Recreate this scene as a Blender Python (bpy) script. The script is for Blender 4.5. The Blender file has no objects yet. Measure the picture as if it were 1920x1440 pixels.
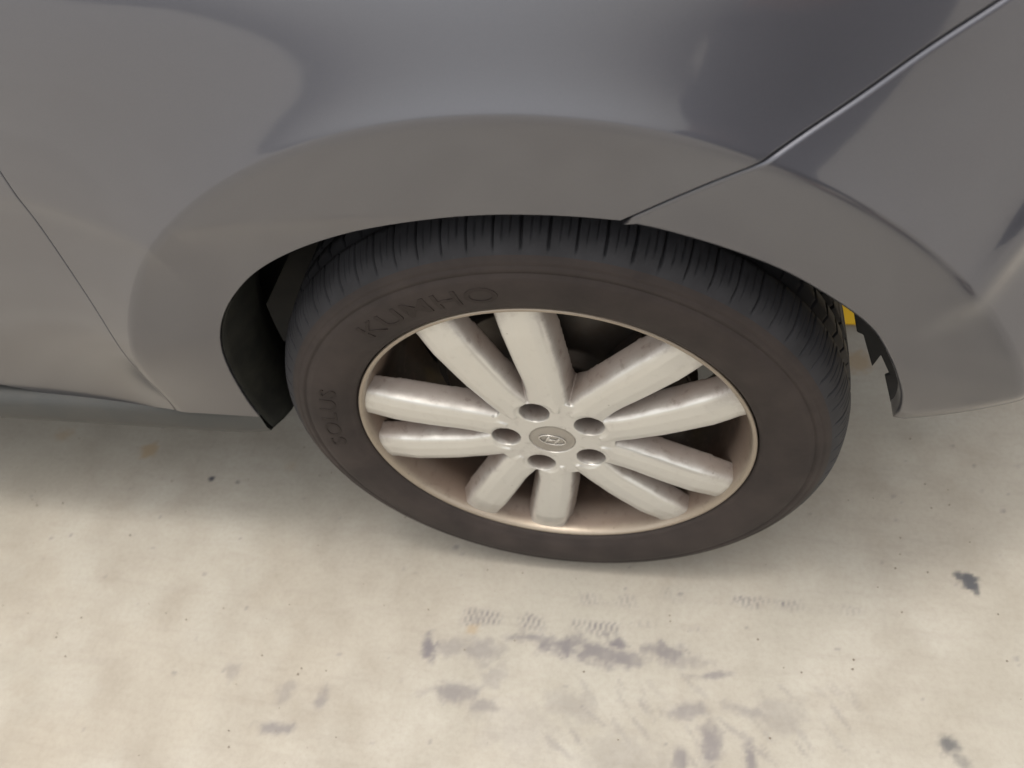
import bpy, bmesh, math, random
import numpy as np
from mathutils import Matrix, Vector
from mathutils.geometry import delaunay_2d_cdt
random.seed(7); rng = np.random.RandomState(11)
scene = bpy.context.scene
COL = scene.collection
PI = math.pi

# ------------------------------------------------------------------ camera
cam_d = bpy.data.cameras.new('camera'); cam = bpy.data.objects.new('camera', cam_d); COL.objects.link(cam)
F = Vector((-0.1934465, 0.5904971, -0.7835124)); R_ = Vector((0.9800811, 0.1528849, -0.1267564)); U = Vector((-0.0449379, 0.7924263, 0.6083101))
m = Matrix((R_, U, -F)).transposed().to_4x4(); m.translation = Vector((0.134967, -0.518193, 1.146792))
cam.matrix_world = m
cam_d.sensor_width = 36.0; cam_d.lens = 1480.0 / 1920.0 * 36.0
cam_d.clip_start = 0.02; cam_d.clip_end = 500
cam_d.dof.use_dof = True; cam_d.dof.focus_distance = 0.80; cam_d.dof.aperture_fstop = 5.0
scene.camera = cam

# ------------------------------------------------------------------ light
SUN_EL, SUN_AZ = math.radians(85), math.radians(215)     # azimuth from +Y, clockwise
w = bpy.data.worlds.new('World'); scene.world = w; w.use_nodes = True
nt = w.node_tree; bg = nt.nodes['Background']
sky = nt.nodes.new('ShaderNodeTexSky'); sky.sky_type = 'NISHITA'; sky.sun_disc = False
sky.sun_elevation = SUN_EL; sky.sun_rotation = SUN_AZ; sky.air_density = 1.0; sky.dust_density = 4.0; sky.ozone_density = 0.6
hs = nt.nodes.new('ShaderNodeHueSaturation'); hs.inputs['Saturation'].default_value = .22      # thin bright cloud
mx = nt.nodes.new('ShaderNodeMix'); mx.data_type = 'RGBA'; mx.blend_type = 'MULTIPLY'; mx.inputs[0].default_value = 1; mx.inputs[7].default_value = (1.0, .945, .86, 1)
nt.links.new(sky.outputs[0], hs.inputs['Color']); nt.links.new(hs.outputs[0], mx.inputs[6]); nt.links.new(mx.outputs[2], bg.inputs[0]); bg.inputs[1].default_value = 0.15
sd = bpy.data.lights.new('sun', 'SUN'); sun = bpy.data.objects.new('sun', sd); COL.objects.link(sun)
sd.energy = 0.5; sd.angle = math.radians(10); sd.color = (1.0, 0.93, 0.82)
dirv = Vector((math.sin(SUN_AZ) * math.cos(SUN_EL), math.cos(SUN_AZ) * math.cos(SUN_EL), math.sin(SUN_EL)))
sun.rotation_euler = dirv.to_track_quat('Z', 'Y').to_euler()
scene.view_settings.view_transform = 'Standard'; scene.view_settings.look = 'None'
scene.view_settings.exposure = 1.18; scene.view_settings.gamma = 1.0
scene.render.filter_size = 1.8 if hasattr(scene.render, 'filter_size') else 1.5

# ------------------------------------------------------------------ helpers
def smooth01(a, b, t):
    u = np.clip((t - a) / (b - a), 0, 1); return u * u * (3 - 2 * u)

class NT:
    """small node-building helper"""
    def __init__(s, name):
        s.m = bpy.data.materials.new(name); s.m.use_nodes = True; s.t = s.m.node_tree
        s.b = s.t.nodes['Principled BSDF']; s.o = s.t.nodes['Material Output']
    def n(s, typ, **kw):
        nd = s.t.nodes.new('ShaderNode' + typ)
        for k, v in kw.items(): setattr(nd, k, v)
        return nd
    def l(s, a, b): s.t.links.new(a, b)
    def obj(s): return s.n('TexCoord').outputs['Object']
    def noise(s, scale, detail=4, rough=.55, vec=None, dim='3D'):
        nd = s.n('TexNoise'); nd.inputs['Scale'].default_value = scale; nd.inputs['Detail'].default_value = detail
        nd.inputs['Roughness'].default_value = rough
        s.l(vec if vec is not None else s.obj(), nd.inputs['Vector']); return nd.outputs['Fac']
    def ramp(s, fac, stops):
        r = s.n('ValToRGB'); s.l(fac, r.inputs[0]); e = r.color_ramp.elements
        while len(e) < len(stops): e.new(0.5)
        for el, (p, c) in zip(e, stops):
            el.position = p; el.color = (c, c, c, 1) if isinstance(c, (int, float)) else (*c, 1)
        return r.outputs[0]
    def mix(s, fac, a, b, mode='MIX'):
        r = s.n('Mix', data_type='RGBA', blend_type=mode)
        for i, v in ((0, fac), (6, a), (7, b)):
            if isinstance(v, (int, float)): r.inputs[i].default_value = v
            elif isinstance(v, tuple): r.inputs[i].default_value = (*v, 1)
            else: s.l(v, r.inputs[i])
        return r.outputs[2]
    def math(s, op, a, b=None, c=None, clamp=False):
        r = s.n('Math', operation=op); r.use_clamp = clamp
        for i, v in enumerate((a, b, c)):
            if v is None: continue
            if isinstance(v, (int, float)): r.inputs[i].default_value = v
            else: s.l(v, r.inputs[i])
        return r.outputs[0]
    def set(s, **kw):
        names = dict(color='Base Color', rough='Roughness', metal='Metallic', coat='Coat Weight', coat_rough='Coat Roughness', spec='Specular IOR Level', normal='Normal')
        for k, v in kw.items():
            i = s.b.inputs[names[k]]
            if isinstance(v, (int, float)): i.default_value = v
            elif isinstance(v, tuple): i.default_value = (*v, 1)
            else: s.l(v, i)
        return s
    def bump(s, h, strength=.3, dist=.001):
        b = s.n('Bump'); b.inputs['Strength'].default_value = strength; b.inputs['Distance'].default_value = dist
        s.l(h, b.inputs['Height']); s.l(b.outputs[0], s.b.inputs['Normal']); return s

def link(name, me, mat=None, parent=None):
    me.name = name
    o = bpy.data.objects.new(name, me); COL.objects.link(o)
    if mat is not None and not me.materials: me.materials.append(mat)
    if parent is not None: o.parent = parent
    return o
def pymesh(name, V, Fc, mat=None, parent=None, smooth=True, normals=None):
    me = bpy.data.meshes.new(name)
    me.from_pydata([tuple(map(float, v)) for v in V], [], [tuple(map(int, f)) for f in Fc]); me.update()
    if smooth: me.shade_smooth()
    if normals is not None: me.normals_split_custom_set_from_vertices([tuple(map(float, n)) for n in normals])
    return link(name, me, mat, parent)
def empty(name, loc=(0, 0, 0), parent=None):
    o = bpy.data.objects.new(name, None); o.location = loc; o.empty_display_size = .1; COL.objects.link(o)
    if parent is not None: o.parent = parent
    return o
def tag(o, label=None, cat=None, group=None, kind=None):
    for k, v in (('label', label), ('category', cat), ('group', group), ('kind', kind)):
        if v: o[k] = v
    return o
def box(name, lo, hi, mat, parent=None, bev=.003):
    bm = bmesh.new(); bmesh.ops.create_cube(bm, size=1)
    for v in bm.verts: v.co = Vector([lo[i] + (v.co[i] + .5) * (hi[i] - lo[i]) for i in range(3)])
    if bev: bmesh.ops.bevel(bm, geom=bm.edges[:], offset=bev, segments=2, affect='EDGES', profile=.6)
    me = bpy.data.meshes.new(name); bm.to_mesh(me); bm.free(); return link(name, me, mat, parent)
def lathe(name, prof, mat, parent, n=256, a0=0, a1=2 * PI, smooth=True, closed=False):
    """profile of (r, y), turned round the wheel axis (Y)"""
    full = abs(a1 - a0 - 2 * PI) < 1e-6
    na = n if full else n + 1
    A = a0 + (a1 - a0) * np.arange(na) / n
    V = [(r * math.sin(a), y, r * math.cos(a)) for (r, y) in prof for a in A]
    Fc = []
    P = len(prof); rng_ = range(P) if closed else range(P - 1)
    for j in rng_:
        jj = (j + 1) % P
        for i in range(n):
            i2 = (i + 1) % na
            Fc.append((j * na + i, jj * na + i, jj * na + i2, j * na + i2))
    o = pymesh(name, V, Fc, mat, parent, smooth)
    bm = bmesh.new(); bm.from_mesh(o.data); bmesh.ops.recalc_face_normals(bm, faces=bm.faces); bm.to_mesh(o.data); bm.free()
    return o
def tube(name, pts, rad, mat, parent=None, n=12):
    V = []; Fc = []
    pts = [Vector(p) for p in pts]
    for i, p in enumerate(pts):
        d = (pts[min(i + 1, len(pts) - 1)] - pts[max(i - 1, 0)]).normalized()
        a = d.cross(Vector((0, 0, 1)));  a = a.normalized() if a.length > .05 else Vector((1, 0, 0)); b = d.cross(a)
        for k in range(n):
            t = 2 * PI * k / n; V.append(p + rad * (math.cos(t) * a + math.sin(t) * b))
    for i in range(len(pts) - 1):
        for k in range(n):
            k2 = (k + 1) % n; Fc.append((i * n + k, i * n + k2, (i + 1) * n + k2, (i + 1) * n + k))
    Fc.append(tuple(range(n - 1, -1, -1))); Fc.append(tuple((len(pts) - 1) * n + k for k in range(n)))
    return pymesh(name, V, Fc, mat, parent)

# ------------------------------------------------------------------ value noise in numpy (for stains laid on the ground)
def vnoise(x, y, s, seed=0):
    r = np.random.RandomState(seed); T = r.rand(257, 257)
    x = np.asarray(x) * s + 91.3; y = np.asarray(y) * s + 47.7
    xi = np.floor(x).astype(int); yi = np.floor(y).astype(int); fx = x - xi; fy = y - yi
    fx = fx * fx * (3 - 2 * fx); fy = fy * fy * (3 - 2 * fy); g = lambda a, b: T[a % 257, b % 257]
    return (g(xi, yi) * (1 - fx) + g(xi + 1, yi) * fx) * (1 - fy) + (g(xi, yi + 1) * (1 - fx) + g(xi + 1, yi + 1) * fx) * fy
def fbm(x, y, s, seed=0, oct=4):
    a = 0; t = 0
    for k in range(oct): a = a + vnoise(x, y, s * 2 ** k, seed + k) * .5 ** k; t += .5 ** k
    return a / t

# ------------------------------------------------------------------ materials
def mat_ground():
    m = NT('concrete'); o = m.obj()
    at = m.n('Attribute', attribute_name='stain'); sep = m.n('SeparateColor'); m.l(at.outputs['Color'], sep.inputs[0])
    big = m.noise(1.6, 3, .5, o); mid = m.noise(9, 5, .6, o); fine = m.noise(130, 4, .65, o)
    c = m.mix(m.ramp(big, [(.35, 0.0), (.68, 1.0)]), (.325, .300, .256), (.365, .352, .318))
    c = m.mix(m.math('MULTIPLY', m.ramp(mid, [(.40, 0.0), (.62, 1.0)]), .60), c, (.272, .248, .212))
    cl = m.noise(4.2, 6, .62, o); c = m.mix(m.math('MULTIPLY', m.ramp(cl, [(.46, 0.0), (.60, 1.0)]), .50), c, (.375, .365, .330))
    gn = m.noise(2.3, 5, .6, o); c = m.mix(m.math('MULTIPLY', m.ramp(gn, [(.50, 0.0), (.64, 1.0)]), .40), c, (.292, .280, .244))
    # rubbed, brushed grain running along the car
    mp = m.n('Mapping'); m.l(o, mp.inputs[0]); mp.inputs['Scale'].default_value = (5, 42, 1)
    gr = m.noise(1.5, 5, .6, mp.outputs[0])
    c = m.mix(m.math('MULTIPLY', m.ramp(gr, [(.5, 0.0), (.75, 1.0)]), .22), c, (.225, .20, .178))
    c = m.mix(m.math('MULTIPLY', m.ramp(fine, [(.42, 0.0), (.75, 1.0)]), .25), c, (.20, .175, .15))
    # pits and specks
    vo = m.n('TexVoronoi'); vo.inputs['Scale'].default_value = 24; m.l(o, vo.inputs['Vector'])
    sp = m.math('LESS_THAN', m.math('ADD', vo.outputs['Distance'], m.math('MULTIPLY', m.noise(18, 2, .5, o), .22)), .125)
    c = m.mix(m.math('MULTIPLY', sp, .35), c, (.16, .13, .12))
    c = m.mix(sep.outputs[0], c, (.120, .112, .128))       # rubber and tyre prints
    c = m.mix(sep.outputs[1], c, (.29, .20, .10))         # rusty drips
    c = m.mix(sep.outputs[2], c, (.035, .04, .055))       # tar blobs
    h = m.math('ADD', m.math('MULTIPLY', m.noise(260, 3, .6, o), .5), mid)
    m.set(color=c, rough=m.ramp(mid, [(.3, .62), (.7, .82)])).bump(h, .18, .0012)
    return m.m
def mat_paint():
    m = NT('grey_metallic_paint'); o = m.obj()
    fl = m.noise(2600, 1, .5, o)
    c = m.mix(fl, (.093, .098, .124), (.134, .141, .172))
    dust = m.noise(3.2, 4, .6, o)
    sep = m.n('SeparateXYZ'); m.l(o, sep.inputs[0])
    low = m.ramp(m.math('ADD', sep.outputs['Z'], m.math('MULTIPLY', dust, .22)), [(.45, 1.0), (.95, 0.0)])   # shade painted low on the body to offset bright ground reflection
    c = m.mix(m.math('MULTIPLY', low, .55), c, (.062, .056, .055))
    m.b.inputs['Coat IOR'].default_value = 1.62
    m.set(color=c, metal=.75, rough=.34, coat=m.math('MULTIPLY_ADD', low, -.35, 1.0), coat_rough=m.math('ADD', m.math('MULTIPLY_ADD', m.noise(5, 4, .6, o), .04, .036), m.math('MULTIPLY_ADD', low, .09, .0)))
    h = m.noise(55, 2, .4, o)
    b = m.n('Bump'); b.inputs['Strength'].default_value = .02; b.inputs['Distance'].default_value = .001
    m.l(h, b.inputs['Height']); m.l(b.outputs[0], m.b.inputs['Coat Normal'])
    # chips and specks in the lacquer
    vo = m.n('TexVoronoi'); vo.inputs['Scale'].default_value = 26; m.l(o, vo.inputs['Vector'])
    ch = m.math('LESS_THAN', m.math('ADD', vo.outputs['Distance'], m.math('MULTIPLY', m.noise(9, 2, .5, o), .20)), .088)
    c2 = m.mix(m.math('MULTIPLY', ch, .3), c, (.42, .42, .42)); m.set(color=c2)
    return m.m
def mat_rubber(name, base, dusty, amt, rough=.72, ringy=False):
    m = NT(name); o = m.obj()
    n1 = m.noise(16, 5, .6, o); n2 = m.noise(140, 3, .6, o)
    c = m.mix(m.math('MULTIPLY', m.ramp(n1, [(.3, 0.0), (.7, 1.0)]), amt), base, dusty)
    c = m.mix(m.math('MULTIPLY', m.ramp(n2, [(.55, 0.0), (.8, 1.0)]), .25), c, dusty)
    m.set(color=c, rough=rough, spec=.35).bump(n2, .25, .0006)
    return m.m
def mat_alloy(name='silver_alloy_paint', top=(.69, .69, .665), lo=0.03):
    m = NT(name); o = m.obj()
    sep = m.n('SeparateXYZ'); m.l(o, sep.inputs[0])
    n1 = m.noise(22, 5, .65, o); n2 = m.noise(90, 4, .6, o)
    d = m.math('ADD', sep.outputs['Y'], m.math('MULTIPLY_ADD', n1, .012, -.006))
    dirt_shade = m.ramp(d, [(.0035, lo), (.0065, .42), (.013, .74), (.045, 1.0)])  # brake dust by depth, plus shade painted into nut pockets and inner barrel
    c = m.mix(dirt_shade, top, m.mix(m.ramp(d, [(.018, 0.0), (.045, 1.0)]), (.135, .092, .072), (.040, .025, .018)))
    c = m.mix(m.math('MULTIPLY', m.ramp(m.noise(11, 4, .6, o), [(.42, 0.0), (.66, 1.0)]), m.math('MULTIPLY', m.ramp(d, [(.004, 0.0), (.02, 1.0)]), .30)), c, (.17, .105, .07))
    c = m.mix(m.math('MULTIPLY', m.ramp(n2, [(.56, 0.0), (.72, 1.0)]), m.math('MULTIPLY_ADD', dirt_shade, .55, .05)), c, (.10, .065, .05))
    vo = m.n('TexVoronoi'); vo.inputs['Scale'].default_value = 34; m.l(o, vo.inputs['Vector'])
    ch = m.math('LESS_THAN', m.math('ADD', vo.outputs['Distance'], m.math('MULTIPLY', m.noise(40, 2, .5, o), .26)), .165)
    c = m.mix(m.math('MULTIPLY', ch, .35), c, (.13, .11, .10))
    met = m.math('MULTIPLY_ADD', dirt_shade, -.9, .78, clamp=True)
    m.set(color=c, metal=met, rough=m.math('MULTIPLY_ADD', dirt_shade, .45, .30), coat=.35, coat_rough=.18)
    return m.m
def mat_plain(name, color, rough=.6, metal=0., amt=.3, dusty=(.2, .17, .14), scale=20, spec=.5):
    m = NT(name); n = m.noise(scale, 5, .6)
    m.set(color=m.mix(m.math('MULTIPLY', m.ramp(n, [(.4, 0.0), (.75, 1.0)]), amt), color, dusty), rough=rough, metal=metal, spec=spec)
    return m.m
M_ground = mat_ground(); M_paint = mat_paint()
M_side = mat_rubber('dusty_sidewall_rubber', (.0215, .0170, .0165), (.043, .0335, .031), .9)
M_letter = mat_rubber('moulded_letter_rubber', (.018, .013, .012), (.034, .026, .023), .6)
M_tread = mat_rubber('tread_rubber', (.016, .0165, .020), (.042, .043, .050), .7)
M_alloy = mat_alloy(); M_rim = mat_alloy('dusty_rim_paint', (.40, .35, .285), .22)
M_black = mat_plain('black_arch_plastic', (.012, .012, .013), .8, 0, .5, (.035, .035, .030), 14, .3)
M_guard = mat_plain('dirty_mudguard_plastic', (.010, .0105, .0095), .8, 0, .8, (.026, .027, .021), 30, .2)
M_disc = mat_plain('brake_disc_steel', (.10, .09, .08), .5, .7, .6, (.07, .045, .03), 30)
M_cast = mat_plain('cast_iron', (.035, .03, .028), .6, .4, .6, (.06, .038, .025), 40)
M_cap = mat_plain('satin_grey_cap', (.36, .34, .31), .38, .55, .3, (.30, .27, .23), 60)
M_chrome = mat_plain('worn_chrome', (.62, .61, .59), .22, .9, .2, (.4, .37, .33), 80)
M_nut = mat_plain('dull_nut_steel', (.16, .15, .14), .4, .8, .5, (.10, .07, .05), 90)
M_sill = mat_plain('grey_sill_plastic', (.036, .039, .040), .55, 0, .5, (.065, .062, .056), 12)
M_under = mat_plain('underbody_black', (.03, .028, .026), .85, 0, .6, (.07, .055, .045), 8, .2)
M_yellow = mat_plain('yellow_road_paint', (.92, .56, .006), .5, 0, .1, (.8, .48, .05), 30)
M_glass = mat_plain('tinted_glass', (.01, .012, .013), .04, 0, 0)

# ------------------------------------------------------------------ ground
def build_ground():
    def axis(lo, hi, step, far):
        a = list(np.arange(lo, hi + 1e-9, step)); s = step; b = a[0]; pre = []
        while b > -far: s *= 1.5; b -= s; pre.append(b)
        s = step; b = a[-1]; post = []
        while b < far: s *= 1.5; b += s; post.append(b)
        return np.array(pre[::-1] + a + post)
    X = axis(-1.15, .80, .004, 60); Y = axis(-.42, .60, .0035, 60)
    gx, gy = np.meshgrid(X, Y); gx = gx.ravel(); gy = gy.ravel(); nx, ny = len(X), len(Y)
    wx = gx + .010 * (fbm(gx, gy, 40, 5) - .5); wy = gy + .010 * (fbm(gx, gy, 40, 9) - .5)
    n1 = fbm(gx, gy, 90, 21); n2 = fbm(gx, gy, 35, 33); n3 = fbm(gx, gy, 190, 81, 2)
    R = np.zeros(len(gx)); G = np.zeros(len(gx)); B = np.zeros(len(gx))
    def blob(x, y, a, b, rot=0, edge=.62):
        c, s = math.cos(rot), math.sin(rot); dx, dy = wx - x, wy - y
        d = np.hypot((dx * c + dy * s) / a, (-dx * s + dy * c) / b)
        return smooth01(1 + edge, 1 - edge, d + (n1 - .5) * 1.2 + (n2 - .5) * 1.1 + (n3 - .5) * .8)
    # smeared rubber band of the tyre track
    for (x, y, a, b, k) in ((.000, -.128, .045, .013, .75), (.050, -.131, .042, .014, .7), (.094, -.137, .020, .010, .7), (-.045, -.121, .040, .006, .55),
                            (.146, -.122, .024, .013, .65), (.180, -.130, .030, .008, .35), (.080, -.117, .014, .006, .8), (-.115, -.150, .030, .018, .42),
                            (-.196, -.152, .011, .019, .80), (-.165, -.150, .03, .012, .40), (-.182, -.146, .004, .004, .7), (-.09, -.18, .014, .02, .30),
                            (.215, -.146, .020, .005, .55), (-.147, -.214, .034, .011, .55), (-.10, -.226, .022, .009, .45), (-.396, -.292, .026, .007, .55),
                            (-.338, -.244, .008, .016, .45), (-.397, -.244, .010, .014, .35), (.211, -.236, .013, .026, .65), (.172, -.262, .010, .012, .65),
                            (.262, -.246, .007, .018, .65), (.180, -.200, .030, .010, .50), (.262, -.190, .032, .008, .40), (.300, -.19, .03, .02, .25),
                            (.02, -.21, .03, .02, .22), (-.05, -.25, .06, .03, .15), (.10, -.27, .06, .03, .16), (-.188, .011, .006, .004, .5), (-.49, -.22, .012, .012, .3)):
        R = np.maximum(R, k * 1.1 * blob(x, y, a, b, rng.uniform(-.25, .25)) * np.clip(.5 + 1.1 * n2, 0, 1))
    # printed tread blocks: three rows of short bars along the track
    for (y0, hw, x0, x1, p, k, sd) in ((-.098, .011, -.14, .085, .0078, .62, 1), (-.112, .012, -.05, .082, .013, .45, 2), (-.052, .010, .02, .20, .0100, .36, 3),
                                   (-.033, .009, .10, .42, .0085, .28, 4), (-.036, .009, .245, .335, .0095, .75, 6), (-.082, .006, .09, .20, .012, .40, 8), (-.100, .014, -.155, -.115, .009, .6, 12)):
        ln = smooth01(hw * 1.25, hw * .6, np.abs(wy - y0 - .03 * (gx - x0) * 0)) * smooth01(x0 - .01, x0 + .01, gx) * smooth01(x1 + .01, x1 - .01, gx)
        bars = smooth01(-.6, .8, np.sin(2 * PI * (gx + .35 * (gy - y0)) / p + 1.5 * n2))
        patch = smooth01(.38, .68, fbm(gx, gy, 30, 60 + sd)) * (.5 + .9 * n3)
        R = np.maximum(R, k * 1.15 * ln * bars * patch)
    # scratches thrown out to the lower right
    for i in range(46):
        x = rng.uniform(.0, .42); y = rng.uniform(-.31, -.15); L = rng.uniform(.008, .028)
        R = np.maximum(R, rng.uniform(.12, .38) * blob(x, y, L, rng.uniform(.0016, .004), rng.uniform(-1.1, -.5)))
    for i in range(150):                                    # small specks everywhere
        x = rng.uniform(-1.1, .75); y = rng.uniform(-.40, .50); r_ = rng.uniform(.0012, .0035)
        sel = rng.uniform(.2, .6)
        mk = (np.abs(gx - x) < .02) & (np.abs(gy - y) < .02)
        if mk.any():
            d = np.hypot(gx[mk] - x, gy[mk] - y) / r_; R[mk] = np.maximum(R[mk], sel * smooth01(1.3, .6, d))
    for (x, y, a, b, k) in ((-.137, -.119, .009, .007, .45), (-.81, .151, .016, .014, .55), (-1.006, .174, .018, .016, .35), (.463, .425, .020, .022, .55), (-.52, .14, .01, .01, .2)):
        G = np.maximum(G, k * blob(x, y, a, b))
    d = np.hypot((wx - .571) / 1.05, (wy - .027) / .95) / .0155; B = np.maximum(B, .88 * smooth01(1.25, .75, d + (n1 - .5) * .9 + (n2 - .5) * .9 + (n3 - .5) * .5))
    B = np.maximum(B, .8 * smooth01(1.3, .7, np.hypot(wx - .559, wy - .037) / .006)); B = np.maximum(B, .7 * smooth01(1.3, .7, np.hypot(wx - .580, wy - .014) / .006))
    B = np.maximum(B, .75 * blob(.510, -.203, .011, .012)); B = np.maximum(B, .4 * blob(.524, -.222, .009, .008)); R = np.maximum(R, .5 * blob(.53, -.235, .012, .004, -.6))
    B = np.maximum(B, .95 * smooth01(1.2, .7, np.hypot((gx + .661) / .0062, (gy - .102) / .0050))); B = np.maximum(B, .6 * smooth01(1.3, .7, np.hypot((gx + .609) / .004, (gy - .099) / .003)))
    gz = .0006 * (fbm(gx, gy, 6, 70) - .5) * (np.hypot(gx, gy) < 3)
    me = bpy.data.meshes.new('ground')
    idx = np.arange(nx * ny).reshape(ny, nx)
    q = np.stack([idx[:-1, :-1], idx[:-1, 1:], idx[1:, 1:], idx[1:, :-1]], -1).reshape(-1, 4)
    me.vertices.add(nx * ny); me.vertices.foreach_set('co', np.stack([gx, gy, gz], 1).ravel().astype(np.float32))
    me.loops.add(q.size); me.loops.foreach_set('vertex_index', q.ravel().astype(np.int32))
    me.polygons.add(len(q)); me.polygons.foreach_set('loop_start', (np.arange(len(q)) * 4).astype(np.int32))
    me.polygons.foreach_set('use_smooth', np.ones(len(q), bool)); me.update(calc_edges=True)
    ca = me.color_attributes.new('stain', 'FLOAT_COLOR', 'POINT')
    ca.data.foreach_set('color', np.stack([R, G, B, np.ones_like(R)], 1).ravel().astype(np.float32))
    tag(link('ground', me, M_ground), 'pale beige concrete paving with tyre prints and dark specks', kind='structure')
    pl = box('parking_line', (-4.5, .515, .0035), (2.5, .635, .0062), M_yellow, None, 0)
    tag(pl, 'yellow painted line on the concrete seen behind the tyre', kind='structure')
build_ground()
def build_grit():
    bm = bmesh.new()
    for i in range(130):
        x = rng.uniform(-1.05, .75); y = rng.uniform(-.40, .30); r_ = rng.uniform(.0006, .0016)
        res = bmesh.ops.create_icosphere(bm, subdivisions=1, radius=r_)
        for v in res['verts']: v.co = Vector((v.co.x * rng.uniform(.8, 1.4) + x, v.co.y * rng.uniform(.8, 1.4) + y, v.co.z * .6 + r_ * .45 + .0004))
    me = bpy.data.meshes.new('grit'); bm.to_mesh(me); bm.free()
    tag(link('grit', me, mat_plain('stone_grit', (.21, .18, .15), .8, 0, .6, (.12, .105, .09), 12)), 'fine dark grit scattered on the beige concrete', 'grit', kind='stuff')
build_grit()

# ------------------------------------------------------------------ the car's side surface: y as a function of (x, z)
ZC = 0.345
def sp_(t): return np.where(t > 30, t, np.log1p(np.exp(np.minimum(t, 30))))
def S(x, z):
    x = np.asarray(x, float); z = np.asarray(z, float)
    r = np.hypot(x, z - ZC)
    base = -.006 + 1.1 * np.maximum(z - .84, 0) ** 2 + .05 * np.maximum(.8 - z, 0) ** 1.5
    kf = np.maximum(smooth01(.34, .58, z), smooth01(-.1, .1, x))
    yF = -.030 - .28 * kf * (np.minimum(r, .487) - .415) + .02 * smooth01(.55, .35, z)
    g = np.exp(-sp_((r - .483) / .0022) * .0022 / .104) * smooth01(.95, .60, r)
    y = base - (base - yF) * g
    zl = np.interp(x, [-2, -.46, -.333, -.300, -.118], [.737, .7345, .7005, .7225, .7175])
    t = sp_((zl - z) / .0035) * .0035
    y = y + .0062 * (1 - np.exp(-t / .030)) * smooth01(-.02, -.20, x)      # pressed line in front of the arch, the metal tucks in below it
    t = np.clip((x - .30) / .60, 0, .9999)
    return y + .55 * (1 - (1 - t ** 2.4) ** (1 / 2.4))
def Sn(x, z, e=.0012):
    dx = (S(x + e, z) - S(x - e, z)) / (2 * e); dz = (S(x, z + e) - S(x, z - e)) / (2 * e)
    n = np.stack([dx, -np.ones_like(dx), dz], -1); return n / np.linalg.norm(n, axis=-1, keepdims=True)

def resample(poly, step, closed=True):
    out = []
    P = [np.array(p, float) for p in poly]; n = len(P)
    for i in range(n if closed else n - 1):
        a, b = P[i], P[(i + 1) % n]; k = max(1, int(np.linalg.norm(b - a) / step))
        for j in range(k): out.append(a + (b - a) * j / k)
    if not closed: out.append(P[-1])
    return np.array(out)
def catmull(P, n=8):
    P = [np.array(p, float) for p in P]; Q = [2 * P[0] - P[1]] + P + [2 * P[-1] - P[-2]]; out = []
    for i in range(1, len(Q) - 2):
        a, b, c, d = Q[i - 1:i + 3]
        for t in np.arange(n) / n:
            out.append(.5 * ((2 * b) + (c - a) * t + (2 * a - 5 * b + 4 * c - d) * t * t + (3 * b - a - 3 * c + d) * t ** 3))
    out.append(P[-1]); return out
def offset_line(P, d):
    P = np.array(P, float); T = np.gradient(P, axis=0); T /= np.linalg.norm(T, axis=1, keepdims=True)
    return P + d * np.stack([-T[:, 1], T[:, 0]], 1)
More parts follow.
